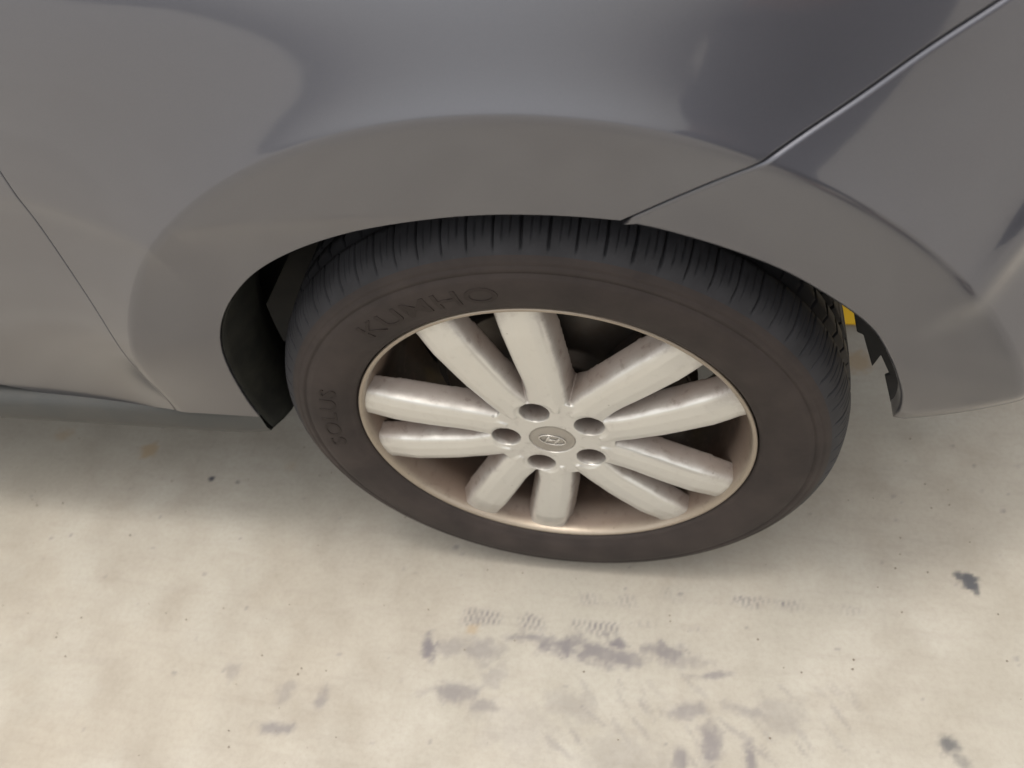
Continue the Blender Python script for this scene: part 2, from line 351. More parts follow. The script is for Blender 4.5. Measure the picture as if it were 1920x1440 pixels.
def panel(name, poly, mat, parent, fn=S, nfn=Sn, step=.007, lip=.016, rad=.0016, fine=(-.62, .62)):
    """pressed panel: the outline in (x, z), the surface from fn, with a rolled edge all round"""
    B = resample(poly, .006)
    if np.sum(B[:, 0] * np.roll(B[:, 1], -1) - np.roll(B[:, 0], -1) * B[:, 1]) < 0: B = B[::-1]
    nb = len(B)
    E = np.roll(B, -1, 0) - B; E /= np.maximum(np.linalg.norm(E, axis=1, keepdims=True), 1e-9)
    T = E + np.roll(E, 1, 0); T /= np.maximum(np.linalg.norm(T, axis=1, keepdims=True), 1e-9)
    N2 = np.stack([T[:, 1], -T[:, 0]], 1)
    x0, z0 = B.min(0); x1, z1 = B.max(0)
    xs = []; x = x0
    while x < x1: xs.append(x); x += step if fine[0] < x < fine[1] else step * 4
    gx, gz = np.meshgrid(np.array(xs), np.arange(z0, z1, step)); G = np.stack([gx.ravel(), gz.ravel()], 1)
    G[:, 0] += step * .5 * ((np.arange(gx.shape[0]) % 2)[:, None] * np.ones(gx.shape[1])).ravel()
    G = G[np.abs(np.hypot(G[:, 0], G[:, 1] - ZC) - .4835) > .0135]
    ext = [[(r_ * math.sin(a), ZC + r_ * math.cos(a)) for a in np.arange(-PI * .75, PI * .75, .0085)] for r_ in (.471, .475, .4785, .481, .4835, .486, .4885, .492, .496)]
    if fine[0] < 0 and x1 > -.6: G = np.vstack([G] + [np.array(e) for e in ext])
    if name != 'rear_bumper' and x1 > -.6:
        xx = np.arange(-.60, -.10, .006); zz = np.interp(xx, [-2, -.46, -.333, -.300, -.118], [.737, .7345, .7005, .7225, .7175])
        G = np.vstack([G] + [np.stack([xx, zz + d], 1) for d in (-.012, -.008, -.0045, -.0015, .0015, .0045, .008)])
    inside = np.zeros(len(G), bool)
    for i in range(nb):
        a, b = B[i], B[(i + 1) % nb]; c = ((a[1] > G[:, 1]) != (b[1] > G[:, 1]))
        with np.errstate(divide='ignore', invalid='ignore'):
            xi = (b[0] - a[0]) * (G[:, 1] - a[1]) / (b[1] - a[1] if b[1] != a[1] else 1e-12) + a[0]
        inside ^= c & (G[:, 0] < xi)
    G = G[inside]
    keep = np.ones(len(G), bool)
    for i in range(0, len(G), 2000):
        d = np.min(((G[i:i + 2000, None, :] - B[None]) ** 2).sum(-1), 1); keep[i:i + 2000] = d > (.0035) ** 2
    G = G[keep]; P2 = np.vstack([B, G])
    vs, _, fs, _, _, _ = delaunay_2d_cdt([Vector(p) for p in P2], [(i, (i + 1) % nb) for i in range(nb)], [], 1, 1e-7)
    P = np.array([tuple(v) for v in vs]); y = fn(P[:, 0], P[:, 1]); N = nfn(P[:, 0], P[:, 1])
    V = [np.stack([P[:, 0], y, P[:, 1]], 1)]; NN = [N]; Fc = [tuple(f) for f in fs]
    Fc = [f if (np.cross(P[f[1]] - P[f[0]], P[f[2]] - P[f[0]]) > 0) else f[::-1] for f in Fc]
    yb = fn(B[:, 0], B[:, 1]); Nb = nfn(B[:, 0], B[:, 1]); n3 = np.stack([N2[:, 0], np.zeros(nb), N2[:, 1]], 1); inn = np.array([0, 1., 0])
    base = len(P); rows = []
    for (a, dep) in ((0, 0), (PI / 6, 0), (PI / 3, 0), (PI / 2, 0), (PI / 2, lip)):
        V.append(np.stack([B[:, 0], yb, B[:, 1]], 1) + rad * math.sin(a) * n3 + (rad * (1 - math.cos(a)) + dep) * inn)
        nn = math.cos(a) * Nb + math.sin(a) * n3; NN.append(nn / np.linalg.norm(nn, axis=1, keepdims=True)); rows.append(base); base += nb
    for k in range(4):
        for i in range(nb):
            j = (i + 1) % nb; Fc.append((rows[k] + i, rows[k + 1] + i, rows[k + 1] + j, rows[k] + j))
    return pymesh(name, np.vstack(V), Fc, mat, parent, True, np.vstack(NN))

ARCH = [(-.3594, .3320), (-.3735, .3500), (-.3785, .3960), (-.3717, .4557), (-.3602, .5066), (-.3459, .5460), (-.3280, .5780), (-.3035, .6090), (-.2690, .6410), (-.2304, .6650),
        (-.1814, .6860), (-.1246, .7030), (-.0493, .7155), (.0196, .7180), (.0941, .7130), (.1500, .6975), (.2157, .6700), (.2620, .6400), (.3067, .6017),
        (.3329, .5604), (.3510, .5207), (.3640, .4800), (.3711, .4270)]
arch = np.array(catmull(ARCH, 6)); iseam = int(np.argmin(np.hypot(arch[:, 0] - .0941, arch[:, 1] - .7130)))
bump_gap = np.array(catmull([(.0925, .7124), (.1470, .7570), (.1921, .7910), (.2458, .8270), (.2844, .8569), (.3196, .8822), (.40, .940), (.52, 1.0), (.66, 1.05)], 6))
door_gap = np.array(catmull([(-.4600, 1.06), (-.4620, .90), (-.4640, .7646), (-.4670, .6650), (-.4650, .5611), (-.4720, .47), (-.4940, .3740)], 6))

car = empty('parked_car', (0, 0, 0))
tag(car, 'dark grey metallic car parked on concrete, seen from its rear side wheel', 'car')
g1 = offset_line(bump_gap, .0021); g2 = offset_line(bump_gap, -.0050)
d1 = offset_line(door_gap, .0019); d2 = offset_line(door_gap, -.0019)
a_lo = int(np.argmin(np.hypot(arch[:, 0] + .3760, arch[:, 1] - .3720)))
# quarter panel: arch from its front foot up to the bumper gap, up the gap, along the belt, down the door gap
qp = list(map(tuple, arch[a_lo:iseam])) + list(map(tuple, g1)) + [(.66, 1.06), (.66, 1.062), (-.4541, 1.062)] + list(map(tuple, d1[1:]))
panel('rear_quarter_panel', qp, M_paint, car)
bp = list(map(tuple, arch[iseam + 1:])) + list(map(tuple, catmull([(.3788, .4290), (.4019, .4490), (.4274, .4750), (.4553, .5080), (.54, .555), (.70, .585), (.86, .59)], 6))) + [(.89, .59), (.89, 1.04), (.70, 1.045)] + list(map(tuple, g2[::-1]))
def S_b(x, z):
    y = S(x, z); zb = np.interp(x, [.36, .3788, .4019, .4274, .4553, .54, .70, .9], [.427, .429, .449, .475, .508, .555, .585, .59])
    y = y + .35 * .004 * sp_((zb + .027 - z) / .004)      # the lower edge turns in under the bumper
    dl = (x - .40) * .93 - (z - .76) * .37                 # pressed swage running down behind the wheel
    k = smooth01(.58, .76, z)
    return y + k * (.30 * .006 * sp_(dl / .006) - .0095 * np.exp(-((dl - .006) / .016) ** 2)) 
def Sn_b(x, z, e=.0012):
    dx = (S_b(x + e, z) - S_b(x - e, z)) / (2 * e); dz = (S_b(x, z + e) - S_b(x, z - e)) / (2 * e)
    n = np.stack([dx, -np.ones_like(dx), dz], -1); return n / np.linalg.norm(n, axis=-1, keepdims=True)
panel('rear_bumper', bp, M_paint, car, S_b, Sn_b, rad=.0040)
dp = list(map(tuple, d2)) + [(-.53, .3700), (-.60, .3650), (-.66, .3630), (-.75, .386), (-.95, .435), (-1.35, .44), (-1.35, 1.06), (-.462, 1.062)]
rd = panel('rear_door', dp, M_paint, car, step=.009)
panel('front_door', [(-2.3, .44), (-1.356, .44), (-1.356, 1.06), (-2.3, 1.06)], M_paint, car, step=.02)

# sill moulding under the door and the quarter panel
def build_sill():
    prof = [(y + .0085, z - .0135) for y, z in [(.022, .3895), (.004, .3875), (-.006, .383), (-.0100, .372), (-.0098, .345), (-.0065, .3345), (.002, .3295), (.03, .327), (.16, .327)]]
    xs = [-2.3, -1.6, -1.1, -.8, -.6, -.5, -.45, -.42, -.402, -.392, -.383, -.3755]; V = []; Fc = []
    for x in xs:
        k = max(0, (x + .45) / .084); lift = .020 * k * k; out = -.002 * k
        for (y, z) in prof: V.append((x, y + (out if y < .01 else 0), z + (lift if z < .38 else 0) * .8))
    n = len(prof)
    for i in range(len(xs) - 1):
        for j in range(n - 1): Fc.append((i * n + j, i * n + j + 1, (i + 1) * n + j + 1, (i + 1) * n + j))
    o = pymesh('sill_trim', V, Fc, M_sill, car)
    bm = bmesh.new(); bm.from_mesh(o.data); bmesh.ops.recalc_face_normals(bm, faces=bm.faces); bm.to_mesh(o.data); bm.free()
    box('door_seal', (-2.3, .024, .372), (-.41, .06, .47), M_black, car, .002)
build_sill()

# wheel arch: liner drum, folded mudguard in front, torn bracket behind
angA = np.degrees(np.arctan2(arch[:, 0], arch[:, 1] - ZC)); rA = np.hypot(arch[:, 0], arch[:, 1] - ZC)
def arch_strip(name, th0, th1, prof, mat, n=60):
    """prof(t): (inset from the arch edge, depth behind the panel edge), swept between two angles (degrees, clockwise from the top)"""
    V = []; Fc = []; n_p = len(prof(0))
    for i in range(n + 1):
        th = th0 + (th1 - th0) * i / n; r = np.interp(th, angA, rA); a = math.radians(th); ye = float(S(r * math.sin(a), ZC + r * math.cos(a)))
        for (ins, y) in prof(i / n): V.append(((r - ins) * math.sin(a), ye + y, ZC + (r - ins) * math.cos(a)))
    for i in range(n):
        for j in range(n_p - 1): Fc.append((i * n_p + j, i * n_p + j + 1, (i + 1) * n_p + j + 1, (i + 1) * n_p + j))
    return pymesh(name, V, Fc, mat, car)
arch_strip('wheel_arch_liner', -84, 70, lambda t: [(-.004, .012), (-.006, .06), (-.035, .09), (-.045, .13), (-.045, .31)], M_black)
def guard(t):
    s = float(smooth01(0, .30, t)); e = 1 - .34 * float(np.clip((t - .80) / .20, 0, 1)) ** 2.2
    return [(.0012, .0035), (.004 * s, .010 * e + .002), (.010 * s, .026 * e), (.016 * s, .048 * e), (.018 * s, .068 * e), (.012 * s, .086 * e), (.006, .100 * e), (.004, .110 * e)]
mg = arch_strip('mudguard', -50, -90.4, guard, M_guard, 60)
sm = mg.modifiers.new('thick', 'SOLIDIFY'); sm.thickness = .0025
def plate(name, poly, y, th, mat, parent, bev=.0012):
    bm = bmesh.new(); vs = [bm.verts.new((x, y, z)) for x, z in poly]; f = bm.faces.new(vs)
    r = bmesh.ops.extrude_face_region(bm, geom=[f]); bmesh.ops.translate(bm, verts=[v for v in r['geom'] if isinstance(v, bmesh.types.BMVert)], vec=(0, th, 0))
    bmesh.ops.recalc_face_normals(bm, faces=bm.faces)
    if bev: bmesh.ops.bevel(bm, geom=[e for e in bm.edges], offset=bev, segments=1, affect='EDGES')
    bmesh.ops.triangulate(bm, faces=[f for f in bm.faces if len(f.verts) > 4])
    me = bpy.data.meshes.new(name); bm.to_mesh(me); bm.free(); return link(name, me, mat, parent)
plate('liner_bracket', [(.3093, .5442), (.321, .5059), (.3279, .5021), (.3375, .4772), (.3472, .4517), (.3516, .4711), (.3669, .4406), (.3628, .4376), (.3822, .3834), (.396, .385),
                        (.402, .44), (.392, .50), (.372, .545), (.345, .60), (.320, .625), (.296, .590)], .050, .004, M_black, car)
# inner wall of the wheel well, closed above the axle
pw = [(.44 * math.sin(math.radians(a)), ZC + .44 * math.cos(math.radians(a))) for a in np.linspace(-60, 60, 30)]
plate('wheel_well_wall', pw + [(.05, .46), (-.10, .36), (-.14, .15), (-.62, .15), (-.62, .54)], .286, .004, M_black, car, 0)

# closed body above and behind the panels (roof, far side, floor)
def build_shell():
    xs = [-3.45, -3.3, -2.6, -1.95, -1.55, -1.15, -.6, 0, .2, .45, .66, .84, .90]; roof = [.80, .92, 1.04, 1.12, 1.40, 1.60, 1.66, 1.66, 1.66, 1.60, 1.40, 1.10, 1.0]
    V = []; Fc = []
    for x, r in zip(xs, roof):
        tz = max(r, 1.0)
        ins = .5 * ((x - .3) / .6) ** 2 if x > .3 else (.3 * ((-x - 2.9) / .6) ** 2 if x < -2.9 else 0)
        fl = .43 if x < .1 else .64
        L = [(.30, fl), (.30, .86), (.10 + ins * .8, .88), (.06 + ins * .8, 1.05 if r > 1.05 else r - .02), (.09 + ins * .6, 1.08 if r > 1.1 else r - .01), (.09 + .34 * max(0, r - 1.05) + ins * .6, r - .03), (.16 + .36 * max(0, r - 1.05) + ins * .5, r)]
        L = L + [(1.84 - y, z) for (y, z) in L[::-1]][:5] + [(1.82, .86), (1.82, fl)]
        V += [(x, y, z) for y, z in L]
    n = len(L)
    for i in range(len(xs) - 1):
        for j in range(n): Fc.append((i * n + j, i * n + (j + 1) % n, (i + 1) * n + (j + 1) % n, (i + 1) * n + j))
    Fc.append(tuple(range(n - 1, -1, -1))); Fc.append(tuple((len(xs) - 1) * n + k for k in range(n)))
    o = pymesh('body_shell', V, Fc, M_paint, car, False); o.data.materials.append(M_under)
    bm = bmesh.new(); bm.from_mesh(o.data); bmesh.ops.recalc_face_normals(bm, faces=bm.faces)
    for f in bm.faces:
        if f.calc_center_median().z < .87: f.material_index = 1
        f.smooth = f.normal.z > .2
    bm.to_mesh(o.data); bm.free()
    V = [(-1.9, .060, 1.10), (.35, .075, 1.10), (.22, .215, 1.53), (-1.15, .215, 1.53)]
    pymesh('side_window', V, [(0, 1, 2, 3)], M_glass, car, False)
build_shell()
tube('rear_suspension_arm', [(.30, .34, .40), (.10, .36, .33), (-.25, .42, .36), (-.5, .45, .42)], .028, M_cast, car)
tube('axle_beam', [(0, .22, .34), (0, .5, .34), (0, 1.4, .34), (0, 1.62, .34)], .032, M_cast, car)

# ------------------------------------------------------------------ the wheel
wheel = empty('rear_wheel', (0, 0, ZC), car)
A0 = -17.0                                                  # angle of the first spoke pair (clockwise from the top)
def build_alloy():
    src = bmesh.new()
    def add(V, Fc):
        vs = [src.verts.new(v) for v in V]
        for f in Fc: src.faces.new([vs[i] for i in f])
    def spoke(axis, sgn):
        rs = np.array([.0595, .0630, .066, .0690, .0715, .0740, .0758, .078, .082, .090, .100, .115, .135, .155, .175, .195, .212, .224, .2345]); V = []; n = None
        for r in rs:
            ti = r * math.radians(np.interp(r, [.070, .083, .090, .100, .115, .17, .228], [-1.5, -.8, 1.5, 3.2, 4.4, 5.4, 5.9]))
            ti = max(ti, math.sqrt(max(0, .0185 ** 2 - (r - .0572) ** 2)))
            to = r * math.radians(np.interp(r, [.066, .078, .090, .115, .165, .228], [37, 36, 33.2, 28.6, 23.2, 19.4]))
            d0 = .0035 + .0035 * smooth01(.19, .235, r) - .002 * math.sin(PI * np.clip((r - .08) / .15, 0, 1))
            dep = np.interp(r, [.066, .085, .12, .235], [.050, .042, .029, .027]); to = to - .0018; ti = ti + (.0010 if r > .08 else 0); wdt = to - ti
            sec = [(ti - .007 * smooth01(.070, .095, r), dep), (ti - .0035 * smooth01(.070, .095, r), d0 + .014), (ti - .0005, d0 + .0050), (ti + .002, d0 + .0012), (ti + .0055, d0 - .0004), (ti + wdt * .36, d0 - .0026), (ti + wdt * .68, d0 - .0024),
                   (to - .0070, d0 - .0004), (to - .0030, d0 + .0014), (to - .0004, d0 + .0052), (to + .0036, d0 + .015), (to + .0085, dep)]
            n = len(sec); rr = r
            for (t, y) in sec:
                a = t / r * sgn + math.radians(axis); V.append((rr * math.sin(a), y, rr * math.cos(a)))
        Fc = []
        for i in range(len(rs) - 1):
            for j in range(n):
                q = (i * n + j, i * n + (j + 1) % n, (i + 1) * n + (j + 1) % n, (i + 1) * n + j); Fc.append(q if sgn < 0 else q[::-1])
        e0 = tuple(range(n)); e1 = tuple((len(rs) - 1) * n + k for k in range(n)); Fc.append(e0[::-1] if sgn < 0 else e0); Fc.append(e1 if sgn < 0 else e1[::-1])
        add(V, Fc)
    for k in range(5):
        for s in (-1, 1): spoke(A0 + 72 * k, s)
    # hub disc with five nut pockets and a seat for the cap
    def ring(cx, cz, r, n): return [(cx + r * math.sin(2 * PI * i / n), cz + r * math.cos(2 * PI * i / n)) for i in range(n)]
    outer = ring(0, 0, .0765, 90); holes = [ring(.0572 * math.sin(math.radians(A0 + 72 * k)), .0572 * math.cos(math.radians(A0 + 72 * k)), .0182, 32) for k in range(5)]
    holes.append(ring(0, 0, .0285, 60))
    P = list(outer); E = [(i, (i + 1) % 90) for i in range(90)]; cut = []
    for h in holes:
        b = len(P); P += h; E += [(b + i, b + (i + 1) % len(h)) for i in range(len(h))]
        cx = sum(p[0] for p in h) / len(h); cz = sum(p[1] for p in h) / len(h); cut.append((cx, cz, math.hypot(h[0][0] - cx, h[0][1] - cz)))
    vs, _, fs, _, _, _ = delaunay_2d_cdt([Vector(p) for p in P], E, [], 1, 1e-7)
    tri = []
    for f in fs:
        c = sum((vs[i] for i in f), Vector((0, 0))) / 3
        if all(math.hypot(c.x - a, c.y - b) > r * .985 for a, b, r in cut):
            u, v = vs[f[1]] - vs[f[0]], vs[f[2]] - vs[f[0]]; tri.append(tuple(f) if u.x * v.y - u.y * v.x > 0 else tuple(f)[::-1])
    n = len(vs); y0, y1 = .0035, .050
    V = [(v.x, y0, v.y) for v in vs] + [(v.x, y1, v.y) for v in vs]
    Fc = list(tri) + [tuple(i + n for i in t[::-1]) for t in tri]
    cnt = {}
    for t in tri:
        for i in range(3): cnt[(t[i], t[(i + 1) % 3])] = 1
    for (a, b) in cnt:
        if (b, a) not in cnt: Fc.append((b, a, a + n, b + n))
    add(V, Fc)
    me = bpy.data.meshes.new('alloy_source'); bmesh.ops.recalc_face_normals(src, faces=src.faces); src.to_mesh(me); src.free()
    o = bpy.data.objects.new('alloy_source', me); COL.objects.link(o)
    md = o.modifiers.new('r', 'REMESH'); md.mode = 'VOXEL'; md.voxel_size = .0012; md.use_smooth_shade = True
    s_ = o.modifiers.new('s', 'SMOOTH'); s_.factor = .5; s_.iterations = 4
    dg = bpy.context.evaluated_depsgraph_get(); ev = o.evaluated_get(dg); em = bpy.data.meshes.new_from_object(ev)
    nv = len(em.vertices); co = np.empty(nv * 3, np.float32); em.vertices.foreach_get('co', co); co = co.reshape(-1, 3)
    no = np.empty(nv * 3, np.float32); em.vertex_normals.foreach_get('vector', no); no = no.reshape(-1, 3)
    npoly = len(em.polygons); ls = np.empty(npoly, np.int32); lt = np.empty(npoly, np.int32); em.polygons.foreach_get('loop_start', ls); em.polygons.foreach_get('loop_total', lt)
    lv = np.empty(len(em.loops), np.int32); em.loops.foreach_get('vertex_index', lv)
    assert (lt == 4).all(); q = lv[ls[:, None] + np.arange(4)]
    c = co[q].mean(1); r = np.hypot(c[:, 0], c[:, 2]); ang = (np.degrees(np.arctan2(c[:, 0], c[:, 2])) - A0 + 36) % 360
    grp = np.where(r < .0865, -1, (ang // 36).astype(int))
    bpy.data.objects.remove(o); bpy.data.meshes.remove(me)
    for g in range(-1, 10):
        qq = q[grp == g]; u, inv = np.unique(qq, return_inverse=True); inv = inv.reshape(-1, 4)
        m2 = bpy.data.meshes.new('hub' if g < 0 else 'spoke')
        m2.vertices.add(len(u)); m2.vertices.foreach_set('co', co[u].ravel())
        m2.loops.add(inv.size); m2.loops.foreach_set('vertex_index', inv.ravel().astype(np.int32))
        m2.polygons.add(len(inv)); m2.polygons.foreach_set('loop_start', (np.arange(len(inv)) * 4).astype(np.int32))
        m2.update(calc_edges=True); m2.shade_smooth(); m2.normals_split_custom_set_from_vertices(no[u].tolist())
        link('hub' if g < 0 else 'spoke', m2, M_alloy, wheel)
    bpy.data.meshes.remove(em)
build_alloy()
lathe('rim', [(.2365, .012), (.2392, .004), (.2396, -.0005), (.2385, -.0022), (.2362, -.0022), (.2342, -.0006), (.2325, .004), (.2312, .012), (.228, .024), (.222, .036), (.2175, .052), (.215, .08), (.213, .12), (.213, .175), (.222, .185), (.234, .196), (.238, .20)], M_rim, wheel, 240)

def build_tyre():
    prof = [(.2365, .010), (.2402, .004), (.2412, -.0005), (.2430, -.0036), (.2475, -.0066), (.2495, -.0070), (.2515, -.0088), (.262, -.0122), (.272, -.0145), (.282, -.0155), (.291, -.0152), (.2965, -.0145),
            (.2980, -.0128), (.3000, -.0122), (.3012, -.0134), (.3035, -.0132), (.3065, -.0120), (.3075, -.0110), (.3090, -.0112), (.3110, -.0108), (.3135, -.0090), (.3165, -.0068)]
    back = [(r, .222 - y) for (r, y) in prof[::-1]]
    lathe('tyre', prof, M_side, wheel, 320)
    lathe('inner_sidewall', back, M_side, wheel, 128)
    # tread: shoulder ribs cut by cross grooves and short sipes, three long grooves
    P = 80; per = 28; n = P * per
    ys = [(.3163, -.0070), (.3185, -.0052), (.3215, -.0025), (.3250, .0012), (.3285, .0058), (.3315, .0110), (.3342, .0180), (.3364, .0250), (.3382, .0320), (.3392, .0370), (.3400, .0410), (.3402, .0450), (.3404, .0480), (.3408, .0560), (.3413, .0640), (.3416, .0720), (.3417, .0750),
          (.3418, .0780), (.3420, .0820), (.3422, .0850), (.3423, .0950), (.3424, .111)]
    ys = ys + [(r, .222 - y) for (r, y) in ys[:-1][::-1]]
    A = np.arange(n) * 2 * PI / n; ph = np.arange(n) % per; blk = np.arange(n) // per
    jit = np.random.RandomState(3).uniform(-.12, .12, P)[blk]
    f = ((np.arange(n) % per) / per) ** (1 + jit * 1.6)        # pitches of uneven length
    V = []
    for j, (r, y) in enumerate(ys):
        ym = min(y, .222 - y); cut = np.zeros(n)
        if ym < .044:
            g = smooth01(.055, .035, np.abs(((f - .5 + .75 * ym) % 1) - .5)) if ym > -.0045 else np.zeros(n)
            dg = .0055 * smooth01(-.006, .004, np.array(ym)); cut = np.maximum(cut, dg * g)
            s1 = smooth01(.030, .018, np.abs(f - .36)) * (.003 < ym < .024); s2 = smooth01(.030, .018, np.abs(f - .66)) * (.008 < ym < .034)
            cut = np.maximum(cut, .0022 * np.maximum(s1, s2))
        elif ym > .05:
            g = smooth01(.055, .035, np.abs(((f * 1.0 + ym * 9) % 1) - .5)); cut = np.maximum(cut, .0045 * g)
        if .0405 < ym < .0495 or .0735 < ym < .0835: cut = np.maximum(cut, .0065)
        rr = r - cut
        V.append(np.stack([rr * np.sin(A), np.full(n, y), rr * np.cos(A)], 1))
    V = np.vstack(V)
    zlow = -ZC + .0012; V[:, 2] = np.maximum(V[:, 2], zlow)
    idx = np.arange(len(ys) * n).reshape(len(ys), n); i2 = np.roll(idx, -1, 1)
    q = np.stack([idx[:-1], idx[1:], i2[1:], i2[:-1]], -1).reshape(-1, 4)
    me = bpy.data.meshes.new('tread'); me.vertices.add(len(V)); me.vertices.foreach_set('co', V.ravel().astype(np.float32))
    me.loops.add(q.size); me.loops.foreach_set('vertex_index', q[:, ::-1].ravel().astype(np.int32) if False else q.ravel().astype(np.int32))
    me.polygons.add(len(q)); me.polygons.foreach_set('loop_start', (np.arange(len(q)) * 4).astype(np.int32)); me.update(calc_edges=True)
    link('tread', me, M_tread, wheel)
build_tyre()

def y_side(r): return np.interp(r, [.2475, .262, .272, .282, .291, .297], [-.0066, -.0122, -.0145, -.0155, -.0150, -.0137])
def lettering(name, text, mid, rmid, height, width_deg, mat, depth=.0009, shear=0.0, bold=.0):
    cu = bpy.data.curves.new('txt', 'FONT'); cu.body = text; cu.size = 1.0; cu.extrude = .5; cu.offset = bold; cu.shear = shear; cu.resolution_u = 6; cu.space_character = 1.08
    t = bpy.data.objects.new('txt', cu); COL.objects.link(t)
    dg = bpy.context.evaluated_depsgraph_get(); me = bpy.data.meshes.new_from_object(t.evaluated_get(dg)); bpy.data.objects.remove(t)
    bm = bmesh.new(); bm.from_mesh(me); bmesh.ops.remove_doubles(bm, verts=bm.verts, dist=1e-5); bmesh.ops.triangulate(bm, faces=bm.faces)
    bmesh.ops.subdivide_edges(bm, edges=[e for e in bm.edges if e.calc_length() > .25], cuts=2)
    X = [v.co.x for v in bm.verts]; Y = [v.co.y for v in bm.verts]; x0, x1, y0, y1 = min(X), max(X), min(Y), max(Y)
    for v in bm.verts:
        a = math.radians(mid + ((v.co.x - x0) / (x1 - x0) - .5) * width_deg); r = rmid + ((v.co.y - y0) / (y1 - y0) - .5) * height
        y = float(y_side(r)) - (depth if v.co.z > 0 else -.001)
        v.co = Vector((r * math.sin(a), y, r * math.cos(a)))
    bmesh.ops.recalc_face_normals(bm, faces=bm.faces); bm.to_mesh(me); bm.free()
    return link(name, me, mat, wheel)
lettering('lettering', 'KUMHO', -23.0, .2735, .0225, 35, M_letter, bold=.006)
lettering('lettering', 'SOLUS', -80.0, .2735, .019, 25, M_letter, bold=.006)

# centre cap with its oval slanted-letter badge
lathe('centre_cap', [(.0288, .012), (.0288, .0065), (.0282, .0052), (.0268, .0046), (.0262, .0052), (.024, .0048), (.015, .0040), (.006, .0037), (.0, .0036)], M_cap, wheel, 72)
def badge():
    V = []; Fc = []
    def tubeloop(pts, rad, closed=True, n=8, flat=.6):
        b0 = len(V); m_ = len(pts)
        for i, p in enumerate(pts):
            p = Vector(p); d = (Vector(pts[(i + 1) % m_]) - Vector(pts[i - 1])) if closed else (Vector(pts[min(i + 1, m_ - 1)]) - Vector(pts[max(i - 1, 0)]))
            d.normalize(); a = Vector((d.z, 0, -d.x)); b = Vector((0, 1, 0)); rr = rad if not callable(rad) else rad(i / (m_ - 1))
            for k in range(n):
                t = 2 * PI * k / n; V.append(p + rr * math.cos(t) * a + rr * flat * math.sin(t) * b)
        for i in range(m_ if closed else m_ - 1):
            for k in range(n): Fc.append((b0 + i * n + k, b0 + i * n + (k + 1) % n, b0 + ((i + 1) % m_) * n + (k + 1) % n, b0 + ((i + 1) % m_) * n + k))
        if not closed: Fc.append(tuple(b0 + k for k in range(n))[::-1]); Fc.append(tuple(b0 + (m_ - 1) * n + k for k in range(n)))
    y = .0030
    tubeloop([(.0165 * math.cos(t), y, .0092 * math.sin(t)) for t in np.linspace(0, 2 * PI, 48, endpoint=False)], .0012)
    tubeloop([(-.0085 + .004 * s + .0012 * math.sin(s * PI), y - .0002, -.0065 + .0135 * s) for s in np.linspace(0, 1, 10)], lambda t: .0013)
    tubeloop([(.0045 + .004 * s - .0012 * math.sin(s * PI), y - .0002, -.0068 + .0135 * s) for s in np.linspace(0, 1, 10)], lambda t: .0013)
    tubeloop([(-.0068 + .0128 * s, y - .0002, -.0016 + .0034 * s + .0006 * math.sin(2 * PI * s)) for s in np.linspace(0, 1, 10)], lambda t: .0011)
    ob = pymesh('badge', V, Fc, M_chrome, wheel); ob.rotation_euler = (0, math.radians(14), 0)
    bm = bmesh.new(); bm.from_mesh(ob.data); bmesh.ops.recalc_face_normals(bm, faces=bm.faces); bm.to_mesh(ob.data); bm.free()
badge()
for k in range(5):
    a = math.radians(A0 + 72 * k); bm = bmesh.new()
    bmesh.ops.create_cone(bm, cap_ends=True, segments=6, radius1=.0095, radius2=.0095, depth=.022); bmesh.ops.bevel(bm, geom=bm.edges[:], offset=.0012, segments=2, affect='EDGES')
    bmesh.ops.rotate(bm, verts=bm.verts, cent=(0, 0, 0), matrix=Matrix.Rotation(PI / 2, 3, 'X')); bmesh.ops.translate(bm, verts=bm.verts, vec=(.056 * math.sin(a), .051, .056 * math.cos(a)))
    me = bpy.data.meshes.new('lug_nut'); bm.to_mesh(me); bm.free(); link('lug_nut', me, M_nut, wheel)
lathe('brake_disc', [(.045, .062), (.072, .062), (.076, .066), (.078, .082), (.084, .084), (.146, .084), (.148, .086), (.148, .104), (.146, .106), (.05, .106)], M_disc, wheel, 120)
lathe('dust_shield', [(.03, .112), (.10, .114), (.158, .112), (.165, .106), (.168, .112), (.15, .125), (.03, .125)], M_under, wheel, 80)
def caliper():
    bm = bmesh.new()
    a0, a1 = math.radians(38), math.radians(88)
    prof = [(.098, .058), (.150, .056), (.168, .066), (.172, .100), (.165, .135), (.098, .135), (.098, .112), (.15, .112), (.152, .080), (.098, .078)]
    rings = []
    for i in range(13):
        a = a0 + (a1 - a0) * i / 12; rings.append([bm.verts.new((r * math.sin(a), y, r * math.cos(a))) for r, y in prof])
    n = len(prof)
    for i in range(12):
        for j in range(n): bm.faces.new((rings[i][j], rings[i][(j + 1) % n], rings[i + 1][(j + 1) % n], rings[i + 1][j]))
    bm.faces.new(rings[0][::-1]); bm.faces.new(rings[-1]); bmesh.ops.recalc_face_normals(bm, faces=bm.faces)
    bmesh.ops.bevel(bm, geom=[e for e in bm.edges if e.calc_face_angle(0) > .7], offset=.003, segments=2, affect='EDGES')
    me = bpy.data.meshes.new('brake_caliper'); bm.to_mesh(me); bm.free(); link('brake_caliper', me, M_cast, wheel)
caliper()

